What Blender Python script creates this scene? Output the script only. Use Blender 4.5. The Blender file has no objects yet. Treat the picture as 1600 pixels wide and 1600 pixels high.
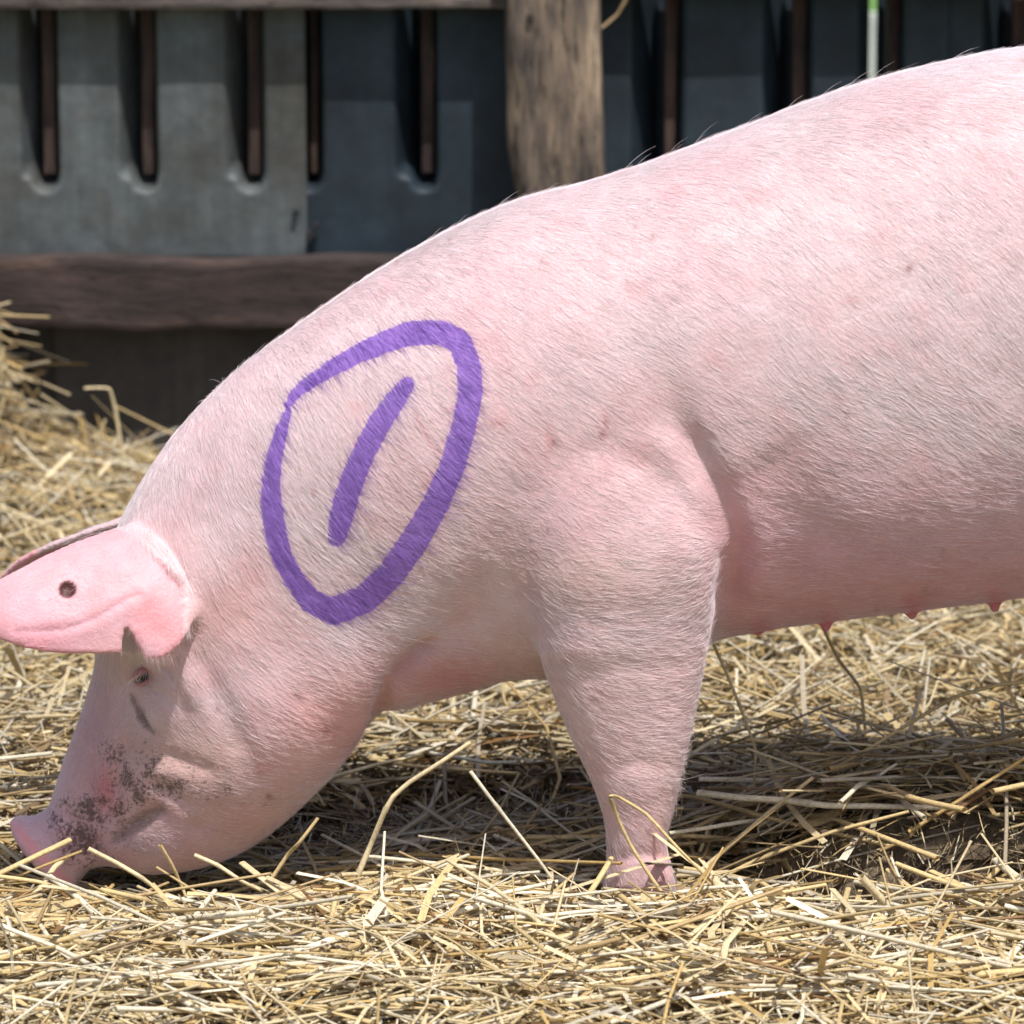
import bpy, bmesh, math, random
import numpy as np
from mathutils import Vector, Matrix
from mathutils.bvhtree import BVHTree
random.seed(7)
rng = np.random.default_rng(11)
scene = bpy.context.scene
COL = scene.collection

# ------------------------------------------------------------------ camera
CAM = np.array([0.0, -5.0, 1.4]); PITCH = math.radians(10.73); FPX = 7018.0   # focal length in 1600-px units
cam_d = bpy.data.cameras.new('camera'); cam = bpy.data.objects.new('camera', cam_d); COL.objects.link(cam)
cam.location = CAM; cam.rotation_euler = (math.pi/2 - PITCH, 0, 0)
cam_d.sensor_width = 36; cam_d.lens = 36*FPX/1600
cam_d.clip_start = 0.1; cam_d.clip_end = 600
cam_d.dof.use_dof = True; cam_d.dof.focus_distance = 4.93; cam_d.dof.aperture_fstop = 8.0
scene.camera = cam
# ------------------------------------------------------------------ light
SUN_EL, SUN_AZ = math.radians(66), math.radians(24)      # azimuth: degrees to the right of straight behind the camera
w = bpy.data.worlds.new('World'); scene.world = w; w.use_nodes = True
nt = w.node_tree; bg = nt.nodes['Background']; sky = nt.nodes.new('ShaderNodeTexSky')
sky.sky_type = 'NISHITA'; sky.sun_disc = False; sky.dust_density = 3.0; sky.ozone_density = .6; sky.air_density = .8; sky.sun_elevation = SUN_EL; sky.sun_rotation = math.pi - SUN_AZ
nt.links.new(sky.outputs[0], bg.inputs[0]); bg.inputs[1].default_value = 0.12
sd = bpy.data.lights.new('sun', 'SUN'); sun = bpy.data.objects.new('sun', sd); COL.objects.link(sun)
sd.energy = 3.7; sd.angle = math.radians(0.6); sd.color = (1.0, 0.975, 0.935)
sdir = Vector((math.sin(SUN_AZ)*math.cos(SUN_EL), -math.cos(SUN_AZ)*math.cos(SUN_EL), math.sin(SUN_EL)))
sun.rotation_euler = sdir.to_track_quat('Z', 'Y').to_euler(); sun.location = (1, -4, 6)
vs = scene.view_settings; vs.view_transform = 'Standard'; vs.look = 'None'; vs.exposure = 0.45; vs.gamma = 1.0
vs.use_curve_mapping = False
scene.cycles.use_denoising = True; scene.cycles.denoiser = 'OPENIMAGEDENOISE'; scene.cycles.denoising_input_passes = 'RGB_ALBEDO_NORMAL'; scene.cycles.denoising_prefilter = 'ACCURATE'
scene.cycles.max_bounces = 6
scene.cycles.diffuse_bounces = 4

# ------------------------------------------------------------------ helpers
cp, sp_ = math.cos(PITCH), math.sin(PITCH)
def P(px, py, Y):
    """point of the plane y = Y seen at photo pixel (px, py)"""
    u, v = px-800.0, 800.0-py
    d = np.array([u, cp*FPX + sp_*v, -sp_*FPX + cp*v])
    return CAM + d*((Y-CAM[1])/d[1])
def G(px, py, Z=0.0):
    """point of the horizontal plane z = Z seen at photo pixel"""
    u, v = px-800.0, 800.0-py
    d = np.array([u, cp*FPX + sp_*v, -sp_*FPX + cp*v])
    return CAM + d*((Z-CAM[2])/d[2])
def project(V):
    r = V - CAM
    dep = r[..., 1]*cp - r[..., 2]*sp_
    return 800 + FPX*r[..., 0]/dep, 800 - FPX*(r[..., 1]*sp_ + r[..., 2]*cp)/dep
def srgb(r, g, b):
    f = lambda c: (c/255/12.92) if c/255 <= .04045 else ((c/255+.055)/1.055)**2.4
    return np.array([f(r), f(g), f(b)])
def sstep(a, b, x):
    t = np.clip((x-a)/(b-a), 0, 1); return t*t*(3-2*t)
def tag(o, label=None, cat=None, group=None, kind=None):
    if label: o['label'] = label
    if cat: o['category'] = cat
    if group: o['group'] = group
    if kind: o['kind'] = kind
    return o
def link(name, me, mat=None, parent=None, smooth=False):
    if mat: me.materials.append(mat)
    if smooth: me.polygons.foreach_set('use_smooth', np.ones(len(me.polygons), bool))
    o = bpy.data.objects.new(name, me); COL.objects.link(o)
    if parent: o.parent = parent
    return o
def empty(name, loc=(0, 0, 0)):
    o = bpy.data.objects.new(name, None); COL.objects.link(o); o.location = loc; return o
def np_mesh(name, V, F, cols=None):
    """V (n,3), F (m,k) all polygons with k corners; k=4 or 3"""
    me = bpy.data.meshes.new(name); V = np.asarray(V, np.float32); F = np.asarray(F, np.int32); k = F.shape[1]
    me.vertices.add(len(V)); me.vertices.foreach_set('co', V.ravel())
    me.loops.add(F.size); me.loops.foreach_set('vertex_index', F.ravel())
    me.polygons.add(len(F)); me.polygons.foreach_set('loop_start', np.arange(0, F.size, k, dtype=np.int32))
    me.update(calc_edges=True); me.validate()
    if cols is not None:
        a = me.color_attributes.new('Col', 'FLOAT_COLOR', 'POINT')
        c4 = np.ones((len(V), 4), np.float32); c4[:, :3] = cols; a.data.foreach_set('color', c4.ravel())
    return me
def vnoise(X, seed=0, octaves=3):
    """cheap smooth value noise for (n,2) or (n,3) arrays"""
    X = np.asarray(X, float); out = np.zeros(len(X)); amp = 1.0; tot = 0
    for o in range(octaves):
        q = X*(2**o) + 17.3*o + seed*3.1
        i = np.floor(q).astype(np.int64); f = q-i; f = f*f*(3-2*f); acc = np.zeros(len(X)); D = X.shape[1]
        for c in range(2**D):
            wgt = np.ones(len(X)); h = np.full(len(X), seed*7919+o*104729, np.int64)
            for d in range(D):
                b = (c >> d) & 1
                wgt = wgt*(f[:, d] if b else 1-f[:, d]); h = h*73856093 ^ ((i[:, d]+b)*(19349663, 83492791, 2654435761)[d])
            h = (h ^ (h >> 13))*1274126177 & 0x7fffffff
            acc += wgt*(((h ^ (h >> 16)) & 0xffff)/65535.0)
        out += amp*acc; tot += amp; amp *= .5
    return out/tot*2-1
# ------------------------------------------------------------------ materials
class NB:
    def __init__(s, name):
        s.m = bpy.data.materials.new(name); s.m.use_nodes = True; s.t = s.m.node_tree
        s.p = s.t.nodes['Principled BSDF']; s.out = s.t.nodes['Material Output']
    def n(s, typ, **kw):
        nd = s.t.nodes.new(typ)
        for k, v in kw.items():
            if k in nd.inputs: nd.inputs[k].default_value = v
            else: setattr(nd, k, v)
        return nd
    def l(s, a, b): s.t.links.new(a, b)
    def coord(s, scale=(1, 1, 1)):
        tc = s.n('ShaderNodeTexCoord'); mp = s.n('ShaderNodeMapping'); mp.inputs['Scale'].default_value = scale
        s.l(tc.outputs['Object'], mp.inputs[0]); return mp.outputs[0]
    def noise(s, co, scale, detail=4, rough=.55):
        nd = s.n('ShaderNodeTexNoise'); nd.inputs['Scale'].default_value = scale
        nd.inputs['Detail'].default_value = detail; nd.inputs['Roughness'].default_value = rough
        s.l(co, nd.inputs['Vector']); return nd.outputs['Fac']
    def ramp(s, fac, stops):
        r = s.n('ShaderNodeValToRGB'); e = r.color_ramp.elements
        while len(e) < len(stops): e.new(.5)
        for i, (p, c) in enumerate(stops):
            e[i].position = p; e[i].color = (*c, 1) if len(c) == 3 else c
        s.l(fac, r.inputs[0]); return r.outputs[0]
    def mix(s, fac, a, b, mode='MIX'):
        m = s.n('ShaderNodeMix', data_type='RGBA', blend_type=mode)
        for sock, v in ((m.inputs[0], fac), (m.inputs[6], a), (m.inputs[7], b)):
            if hasattr(v, 'is_linked') or hasattr(v, 'links'): s.l(v, sock)
            elif isinstance(v, (int, float)): sock.default_value = v
            else: sock.default_value = (*v, 1)
        return m.outputs[2]
    def bump(s, h, strength, dist):
        b = s.n('ShaderNodeBump'); b.inputs['Strength'].default_value = strength; b.inputs['Distance'].default_value = dist
        s.l(h, b.inputs['Height']); s.l(b.outputs[0], s.p.inputs['Normal'])
    def attr(s, name): return s.n('ShaderNodeAttribute', attribute_name=name)
    def base(s, c):
        if hasattr(c, 'links'): s.l(c, s.p.inputs['Base Color'])
        else: s.p.inputs['Base Color'].default_value = (*c, 1)
    def rough(s, v): s.p.inputs['Roughness'].default_value = v

def mat_straw():
    b = NB('straw'); at = b.attr('Col'); co = b.coord((1, 1, 1))
    n1 = b.noise(co, 260, 3); r = b.ramp(n1, [(.3, (.72, .70, .66)), (.7, (1.12, 1.1, 1.05))])
    b.base(b.mix(1.0, at.outputs['Color'], r, 'MULTIPLY')); b.rough(.5); b.p.inputs['Specular IOR Level'].default_value = .45
    tr = b.n('ShaderNodeBsdfTranslucent'); b.l(at.outputs['Color'], tr.inputs[0])
    mx = b.n('ShaderNodeMixShader'); mx.inputs[0].default_value = .13
    b.l(b.p.outputs[0], mx.inputs[1]); b.l(tr.outputs[0], mx.inputs[2]); b.l(mx.outputs[0], b.out.inputs[0])
    return b.m
def mat_soil():
    b = NB('soil'); co = b.coord()
    n = b.noise(co, 45, 8, .7)
    dk = b.ramp(n, [(.3, (.018, .012, .008)), (.52, (.05, .033, .021)), (.75, (.15, .10, .06))]); lt = b.ramp(n, [(.3, (.10, .07, .04)), (.5, (.24, .18, .105)), (.7, (.42, .34, .22))])
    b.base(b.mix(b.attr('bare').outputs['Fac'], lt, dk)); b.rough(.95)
    b.bump(b.noise(co, 160, 5), .8, .01); return b.m
def mat_grass():
    b = NB('grass'); co = b.coord()
    b.base(b.ramp(b.noise(co, 9, 8, .7), [(.3, (.045, .11, .018)), (.7, (.13, .25, .04))])); b.rough(.9); return b.m
def mat_wood(name, stops, scale=(14, 14, 1.6), rough=.85, bump=.5):
    b = NB(name); co = b.coord(scale); n1 = b.noise(co, 3.0, 8, .65)
    co2 = b.coord((1, 1, 1)); n2 = b.noise(co2, 7, 4)
    c = b.ramp(n1, stops); d = b.ramp(n2, [(.35, (.6, .58, .57)), (.65, (1.15, 1.1, 1.05))])
    n3 = b.noise(b.coord(tuple(5*q for q in scale)), 2.2, 5, .6); ck = b.ramp(n3, [(.36, (.35, .33, .32)), (.46, (1, 1, 1)), (.62, (1.02, 1.0, .98)), (.74, (1.45, 1.38, 1.28))])
    b.base(b.mix(1.0, b.mix(1.0, c, d, 'MULTIPLY'), ck, 'MULTIPLY')); b.rough(rough)
    b.bump(n3, bump, .006); return b.m
def mat_sheet(name, c0, c1, c2):
    b = NB(name); co = b.coord((1, 1, 1)); n1 = b.noise(co, 5.0, 7, .62); st = b.noise(b.coord((30, 30, 1.5)), 1.2, 5)
    c = b.ramp(n1, [(.32, c0), (.5, c1), (.72, c2)]); ru = b.noise(co, 9, 9, .72); rf = b.ramp(ru, [(.50, (0, 0, 0)), (.70, (.55, .55, .55))]); c = b.mix(rf, c, tuple(x*y for x, y in zip(c1, (.75, .52, .36)))); sc2 = b.ramp(b.noise(co, 26, 6, .7), [(.35, (.78, .8, .82)), (.65, (1.15, 1.15, 1.15))]); c = b.mix(1.0, c, sc2, 'MULTIPLY')
    d = b.ramp(st, [(.3, (.75, .75, .74)), (.7, (1.12, 1.12, 1.1))])
    b.base(b.mix(1.0, c, d, 'MULTIPLY')); b.rough(.62); b.p.inputs['Metallic'].default_value = .15
    b.bump(b.noise(co, 14, 4), .25, .01); return b.m
def mat_plain(name, c, rough=.6):
    b = NB(name); co = b.coord(); n = b.noise(co, 60, 4)
    r = b.ramp(n, [(.3, tuple(.8*x for x in c)), (.7, tuple(min(1, 1.12*x) for x in c))]); b.base(r); b.rough(rough); return b.m
def mat_skin():
    b = NB('pig_skin'); at = b.attr('Col'); dirt = b.attr('dirt'); mark = b.attr('mark'); co = b.coord()
    n1 = b.noise(co, 22, 5, .6); n2 = b.noise(co, 240, 3)
    c = b.mix(1.0, at.outputs['Color'], b.ramp(n1, [(.28, (.9, .84, .84)), (.72, (1.07, 1.08, 1.08))]), 'MULTIPLY')
    # grime: speckles that gather where the dirt value is high
    sp = b.noise(co, 230, 6, .7); ad = b.n('ShaderNodeMath', operation='MULTIPLY_ADD'); b.l(dirt.outputs['Fac'], ad.inputs[0])
    ad.inputs[1].default_value = .36; b.l(sp, ad.inputs[2])
    sm = b.n('ShaderNodeMapRange'); b.l(ad.outputs[0], sm.inputs[0]); sm.inputs[1].default_value = .70; sm.inputs[2].default_value = .84
    b_fac = b.n('ShaderNodeMath', operation='MULTIPLY'); b.l(sm.outputs[0], b_fac.inputs[0]); b_fac.inputs[1].default_value = .85
    c = b.mix(b_fac.outputs[0], c, (.075, .042, .038))
    # sprayed livestock mark, edge broken up by the coat
    ed = b.noise(b.coord((1, 1, 1)), 190, 3); em = b.n('ShaderNodeMath', operation='MULTIPLY_ADD'); b.l(ed, em.inputs[0])
    em.inputs[1].default_value = .006; b.l(mark.outputs['Fac'], em.inputs[2])
    mr = b.n('ShaderNodeMapRange'); b.l(em.outputs[0], mr.inputs[0]); mr.inputs[1].default_value = .0022; mr.inputs[2].default_value = .0038
    c = b.mix(mr.outputs[0], c, tuple(MARK))
    b.base(c); b.rough(.55); b.p.inputs['Specular IOR Level'].default_value = .35
    b.p.inputs['Sheen Weight'].default_value = .45; b.p.inputs['Sheen Roughness'].default_value = .35; b.p.inputs['Sheen Tint'].default_value = (.88, .93, 1, 1); b.p.inputs['Subsurface Weight'].default_value = .12; b.p.inputs['Subsurface Radius'].default_value = (1, .35, .2); b.p.inputs['Subsurface Scale'].default_value = .008
    hb = b.n('ShaderNodeMath', operation='ADD'); b.l(n2, hb.inputs[0]); b.l(b.noise(co, 60, 4), hb.inputs[1])
    b.bump(hb.outputs[0], .22, .004); return b.m
def mat_hair():
    b = NB('pig_bristle'); at = b.attr('Col'); b.base(at.outputs['Color']); b.rough(.42); b.p.inputs['Specular IOR Level'].default_value = .5
    tr = b.n('ShaderNodeBsdfTranslucent'); b.l(at.outputs['Color'], tr.inputs[0])
    mx = b.n('ShaderNodeMixShader'); mx.inputs[0].default_value = .35
    b.l(b.p.outputs[0], mx.inputs[1]); b.l(tr.outputs[0], mx.inputs[2]); b.l(mx.outputs[0], b.out.inputs[0]); return b.m
MARK = np.array([.265, .137, .455])
M_STRAW, M_SOIL, M_GRASS = mat_straw(), mat_soil(), mat_grass()

# ------------------------------------------------------------------ ground
MOUND = G(20, 720, .05)
SOIL = [(P(1510, 1340, -.12), .17, .055), (P(1350, 1345, -.11), .12, .04), (P(1110, 1300, -.02), .08, .045), (P(1190, 1295, -.04), .08, .035), (G(500, 1300, .02), .15, .025), (G(850, 1270, .02), .16, .025), (G(680, 1260, .02), .12, .02)]  # bare soil; patches under the throat enlarged to darken the pig's shade
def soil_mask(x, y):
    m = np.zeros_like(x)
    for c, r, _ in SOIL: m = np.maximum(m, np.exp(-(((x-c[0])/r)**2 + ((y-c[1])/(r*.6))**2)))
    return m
def H(x, y):
    """top of the soil under the bedding"""
    X = np.stack([x, y], -1)
    h = .004 + .014*vnoise(X*3.0, 1) + .010*vnoise(X*9.0, 2)
    h += .25*np.exp(-(((x+.92)/.09)**2)) * sstep(2.0, 2.3, y)
    h += .06*np.exp(-(((x+.85)/.3)**2)) * sstep(1.4, 2.2, y)
    h += .008*np.exp(-((y+.31)/.10)**2)*sstep(-.5, .0, x) - .018*np.exp(-((y+.16)/.10)**2-((x-.13)/.14)**2)            # ridge of straw in front of the trotters
    h += .095*np.exp(-((y-.02)/.11)**2)*sstep(.20, .40, x)       # litter heaped beside the foreleg
    h -= .068*np.exp(-((x+.40)/.26)**2 - ((y+.05)/.19)**2)            # hollow the snout has rooted out
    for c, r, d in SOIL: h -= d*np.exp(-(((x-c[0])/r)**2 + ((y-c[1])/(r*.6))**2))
    return h
gx, gy = np.meshgrid(np.linspace(-2.6, 2.9, 221), np.linspace(-2.2, 2.68, 201)); gz = H(gx.ravel(), gy.ravel())
n0, n1 = gx.shape; idx = np.arange(n0*n1).reshape(n0, n1)
F = np.stack([idx[:-1, :-1], idx[:-1, 1:], idx[1:, 1:], idx[1:, :-1]], -1).reshape(-1, 4)
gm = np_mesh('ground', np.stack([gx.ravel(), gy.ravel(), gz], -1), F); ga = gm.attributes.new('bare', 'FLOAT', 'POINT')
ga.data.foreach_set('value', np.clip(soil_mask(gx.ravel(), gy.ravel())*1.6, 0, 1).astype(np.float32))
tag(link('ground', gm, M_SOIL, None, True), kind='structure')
big = np_mesh('grass_field', [(-400, -200, -.06), (400, -200, -.06), (400, 400, -.06), (-400, 400, -.06)], [(0, 1, 2, 3)])
tag(link('grass_field', big, M_GRASS), kind='structure')

# ------------------------------------------------------------------ fence
FY = 2.5
def box_mesh(name, x0, x1, y0, y1, z0, z1, bev=.006, sub=0, rough=0, seed=0, seg=.05):
    bm = bmesh.new()
    nx = max(1, int((x1-x0)/seg)); nz = max(1, int((z1-z0)/seg))
    bmesh.ops.create_cube(bm, size=1, matrix=Matrix.Translation(((x0+x1)/2, (y0+y1)/2, (z0+z1)/2)) @ Matrix.Diagonal((x1-x0, y1-y0, z1-z0, 1)))
    for ax, n, a0, a1 in ((0, nx, x0, x1), (2, nz, z0, z1)):
        if not rough: break
        for k in range(1, n):
            co = [0, 0, 0]; co[ax] = a0+(a1-a0)*k/n; no = [0, 0, 0]; no[ax] = 1
            bmesh.ops.bisect_plane(bm, geom=bm.verts[:]+bm.edges[:]+bm.faces[:], plane_co=co, plane_no=no)
    es = [e for e in bm.edges if len(e.link_faces) == 2 and e.calc_face_angle() > .7]
    bmesh.ops.bevel(bm, geom=es, offset=bev, segments=2, affect='EDGES', profile=.6)
    if rough:
        V = np.array([v.co[:] for v in bm.verts])
        for a in range(3):
            d = rough*vnoise(V*np.array([9, 9, 9]), seed+a, 2)
            for v, q in zip(bm.verts, d): v.co[a] += q
    me = bpy.data.meshes.new(name); bm.to_mesh(me); bm.free(); return me
M_SHEET_L = mat_sheet('sheet_grey', (.052, .050, .042), (.085, .094, .095), (.135, .155, .165))
M_SHEET_D = mat_sheet('sheet_dark', (.008, .013, .019), (.012, .024, .036), (.026, .043, .058))
M_SHEET_B = mat_sheet('sheet_low', (.026, .023, .021), (.042, .037, .034), (.06, .055, .05))
M_BATTEN = mat_wood('batten_wood', [(.3, (.022, .013, .011)), (.55, (.06, .037, .030)), (.8, (.13, .085, .066))])
M_RAIL = mat_wood('rail_wood', [(.3, (.018, .012, .011)), (.55, (.045, .029, .026)), (.8, (.11, .068, .05))], (2, 14, 14))
M_TOPRAIL = mat_wood('top_rail_wood', [(.3, (.05, .042, .038)), (.55, (.13, .11, .10)), (.8, (.26, .22, .19))], (2, 14, 14))
M_POST = mat_wood('post_wood', [(.30, (.028, .023, .022)), (.43, (.10, .08, .069)), (.56, (.22, .17, .125)), (.72, (.45, .355, .25))], (9, 9, 1.6), .8, .9)
M_DARK = mat_plain('hole_dark', (.012, .011, .011), .7)  # near-black standing for the shaded insides of small holes
fence = empty('metal_fence', (0, FY, 0))
tag(fence, 'weathered metal sheet fence with dark wooden rails and a rough post behind the pig', 'fence')
def fpart(name, me, mat, smooth=False, parent=None):
    o = link(name, me, mat, None, smooth); o.parent = parent or fence
    o.matrix_parent_inverse = Matrix.Translation((0, -FY, 0)); return o
fx = lambda px, Y=FY: P(px, 150, Y)[0]
fz = lambda py, Y=FY: P(800, py, Y)[2]
ZTOP, ZB = fz(-60), fz(402)
tro_l = [(30, 90), (185, 246), (352, 412), (455, 502), (618, 684)]
tro_r = [(985, 1066), (1190, 1266), (1340, 1412), (1535, 1612)]
extra_l = [(-290, -232), (-130, -72)]; extra_r = [(1700, 1772), (1860, 1930), (2020, 2090)]
def sheet(name, px0, px1, troughs, mat, openslot, dy=0.0):
    x0, x1 = fx(px0), fx(px1); nx = int((x1-x0)/.006); nz = 120
    X, Z = np.meshgrid(np.linspace(x0, x1, nx), np.linspace(ZB, ZTOP, nz)); D = np.zeros_like(X)
    cut = np.zeros_like(X, bool)
    zb0 = fz(292)
    for a, b in troughs:
        xa, xb = fx(a), fx(b); wd = xb-xa; r = .022
        t = np.clip((X-xa)/(wd*.55), 0, 1); prof = np.where(X < xb, t, 0)*np.where(X > xa, 1, 0)
        prof *= 1-sstep(xb-.008, xb, X)
        xc = xb-r; bottom = zb0 + r - np.sqrt(np.clip(r*r-np.clip(np.abs(X-xc), 0, r)**2, 0, None))
        prof *= sstep(bottom-.012, bottom+.018, Z)
        D = np.maximum(D, prof*.11)
        if openslot and a in (985, 1340): cut |= (prof > (.95 if a == 985 else .5)) & (X < xb-.034) & (Z > zb0+.06)
    X3 = np.stack([X, FY + dy + D + .003*vnoise(np.stack([X.ravel()*4, Z.ravel()*4], -1), 5, 2).reshape(X.shape), Z], -1).reshape(-1, 3)
    ii = np.arange(X.size).reshape(X.shape); Fc = np.stack([ii[:-1, :-1], ii[:-1, 1:], ii[1:, 1:], ii[1:, :-1]], -1).reshape(-1, 4)
    if openslot: Fc = Fc[~cut.ravel()[Fc].all(1)]
    o = fpart(name, np_mesh(name, X3, Fc), mat, True)
    so = o.modifiers.new('thick', 'SOLIDIFY'); so.thickness = .002
    for a, b in troughs:      # rusty timber batten standing in each channel
        xb = fx(b); wdt = .024 if (b-a) > 50 else .016
        fpart('batten', box_mesh('batten', xb-wdt-.004, xb-.006, FY+dy+.030, FY+dy+.070, fz(288)+.012, ZTOP+.01, .004, rough=.0025, seed=int(a)), M_BATTEN)
    return o
sheet('metal_sheet', -420, 478, extra_l+tro_l[:3], M_SHEET_L, False)
sheet('metal_sheet', 470, 868, tro_l[3:], M_SHEET_D, False, .012)
sheet('metal_sheet', 866, 1480, tro_r[:3], M_SHEET_D, True, .004)
sheet('metal_sheet', 1474, 2200, tro_r[3:]+extra_r, M_SHEET_D, True, .016)
fpart('top_rail', box_mesh('top_rail', fx(-420), fx(792), FY-.055, FY-.004, fz(14, FY-.05), fz(-120, FY-.05), .006, rough=.003, seed=4), M_TOPRAIL, False)
fpart('top_rail', box_mesh('top_rail', fx(936), fx(2200), FY-.055, FY-.006, fz(-8, FY-.05), fz(-120, FY-.05), .006, rough=.003, seed=9), M_TOPRAIL, False)
low = fpart('lower_rail', box_mesh('lower_rail', fx(-420), fx(800), FY-.075, FY-.010, fz(514, FY-.07), fz(404, FY-.07), .010, rough=.009, seed=14, seg=.03), M_RAIL)
fpart('lower_rail', box_mesh('lower_rail', fx(930), fx(2200), FY-.075, FY-.010, fz(518, FY-.07), fz(408, FY-.07), .010, rough=.005, seed=24), M_RAIL)
for a, b, dy in ((-420, 84, .012), (76, 482, .0), (478, 870, .012), (866, 1306, .0), (1300, 2200, .012)):
    fpart('kick_sheet', box_mesh('kick_sheet', fx(a), fx(b), FY+dy, FY+dy+.006, -.03, fz(500), .002, rough=.002, seed=int(a)+500), M_SHEET_B)
# the rough-hewn post
def post_mesh():
    Y0 = FY-.14; nz, na = 90, 40; V = []; zs = np.linspace(-.05, fz(-130, Y0), nz)
    for z in zs:
        py = project(np.array([[0, Y0, z]]))[1][0]
        L = np.interp(py, [-200, 40, 150, 230, 300, 330, 600], [788, 789, 792, 794, 806, 814, 822]); R = np.interp(py, [-200, 20, 200, 290, 600], [936, 938, 945, 948, 952])
        xl, xr = fx(L, Y0), fx(R, Y0); hw = (xr-xl)/2; xc = (xl+xr)/2
        for k in range(na):
            t = 2*math.pi*k/na; c, s = math.cos(t), math.sin(t); e = .35
            V.append((xc+hw*math.copysign(abs(c)**e, c), Y0+.065+.065*math.copysign(abs(s)**e, s), z))
    V = np.array(V); V[:, 0] += .003*vnoise(V*np.array([40, 40, 3]), 3); V[:, 1] += .010*vnoise(V*np.array([38, 38, 4]), 8) + .006*vnoise(V*np.array([14, 14, 9]), 9)
    ii = np.arange(nz*na).reshape(nz, na); jj = np.roll(ii, -1, 1)
    Fq = np.stack([ii[:-1], jj[:-1], jj[1:], ii[1:]], -1).reshape(-1, 4)
    return np_mesh('post', V, Fq)
po = fpart('post', post_mesh(), M_POST, True)
bp = P(828, 28, FY-.142)  # dark stud drawn in place of the shaded hole in the post
bmx = bmesh.new(); bmesh.ops.create_cone(bmx, cap_ends=True, segments=10, radius1=.0062, radius2=.0062, depth=.012, matrix=Matrix.Translation(bp) @ Matrix.Rotation(math.pi/2, 4, 'X'))
me = bpy.data.meshes.new('post_hole_dark'); bmx.to_mesh(me); bmx.free()
bo = link('post_hole_dark', me, M_DARK, po)
for px, py, r in ((462, 332, .006), (494, 352, .006), (486, 366, .008)):  # dark studs drawn in place of black holes in the sheet
    q = P(px, py, FY-.006); bmx = bmesh.new()
    bmesh.ops.create_cone(bmx, cap_ends=True, segments=10, radius1=r, radius2=r*.8, depth=.014, matrix=Matrix.Translation(q) @ Matrix.Rotation(math.pi/2, 4, 'X'))
    me = bpy.data.meshes.new('sheet_hole_dark'); bmx.to_mesh(me); bmx.free(); fpart('sheet_hole_dark', me, M_DARK)
# white rail far behind, seen through the slots
wf = empty('white_rail_fence', (0, 7, 0)); tag(wf, 'white painted rail fence on the grass, glimpsed through the slots of the metal fence', 'fence')
M_WHITE = mat_plain('white_paint', (.42, .42, .41), .6)
o = link('rail', box_mesh('rail', -6, 9, -.02, .02, .30, .48, .005), M_WHITE, wf)
for k in range(6): link('post', box_mesh('post', -5.5+2.7*k, -5.38+2.7*k, .025, .12, -.06, .62, .008), M_WHITE, wf)

# ------------------------------------------------------------------ pig
def catmull(A, n):
    A = np.asarray(A, float); m = len(A); out = []
    Q = np.vstack([2*A[0]-A[1], A, 2*A[-1]-A[-2]])
    for i in range(m-1):
        p0, p1, p2, p3 = Q[i:i+4]
        for t in np.linspace(0, 1, n, endpoint=False):
            out.append(.5*((2*p1)+(-p0+p2)*t+(2*p0-5*p1+4*p2-p3)*t*t+(-p0+3*p1-3*p2+p3)*t**3))
    out.append(A[-1]); return np.array(out)
def loft(bm, rows, na=48, sub=6):
    """rows: (centre xyz, up vec (half axis), side vec (half axis), exponent, skew)"""
    R = catmull([np.concatenate([c, u, s, [e, k]]) for c, u, s, e, k in rows], sub); rings = []
    for r in R:
        c, u, s, e, k = r[:3], r[3:6], r[6:9], r[9], r[10]; ring = []
        for j in range(na):
            t = 2*math.pi*j/na; a, b = math.cos(t), math.sin(t)
            A = math.copysign(abs(a)**(2/e), a); B = math.copysign(abs(b)**(2/e), b)
            ring.append(bm.verts.new(c + s*A*(1-k*B) + u*B))
        rings.append(ring)
    for q, w_ in zip(rings[:-1], rings[1:]):
        for j in range(na): bm.faces.new((q[j], q[(j+1) % na], w_[(j+1) % na], w_[j]))
    bm.faces.new(rings[0][::-1]); bm.faces.new(rings[-1])
def TB(T, B, hw, e=2.2, k=0.0, Y=0.0):
    t, b = P(*T, Y), P(*B, Y); c = (t+b)/2
    return (c, (t-b)/2, np.array([0, hw, 0]), e, k)
bm = bmesh.new()
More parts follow.
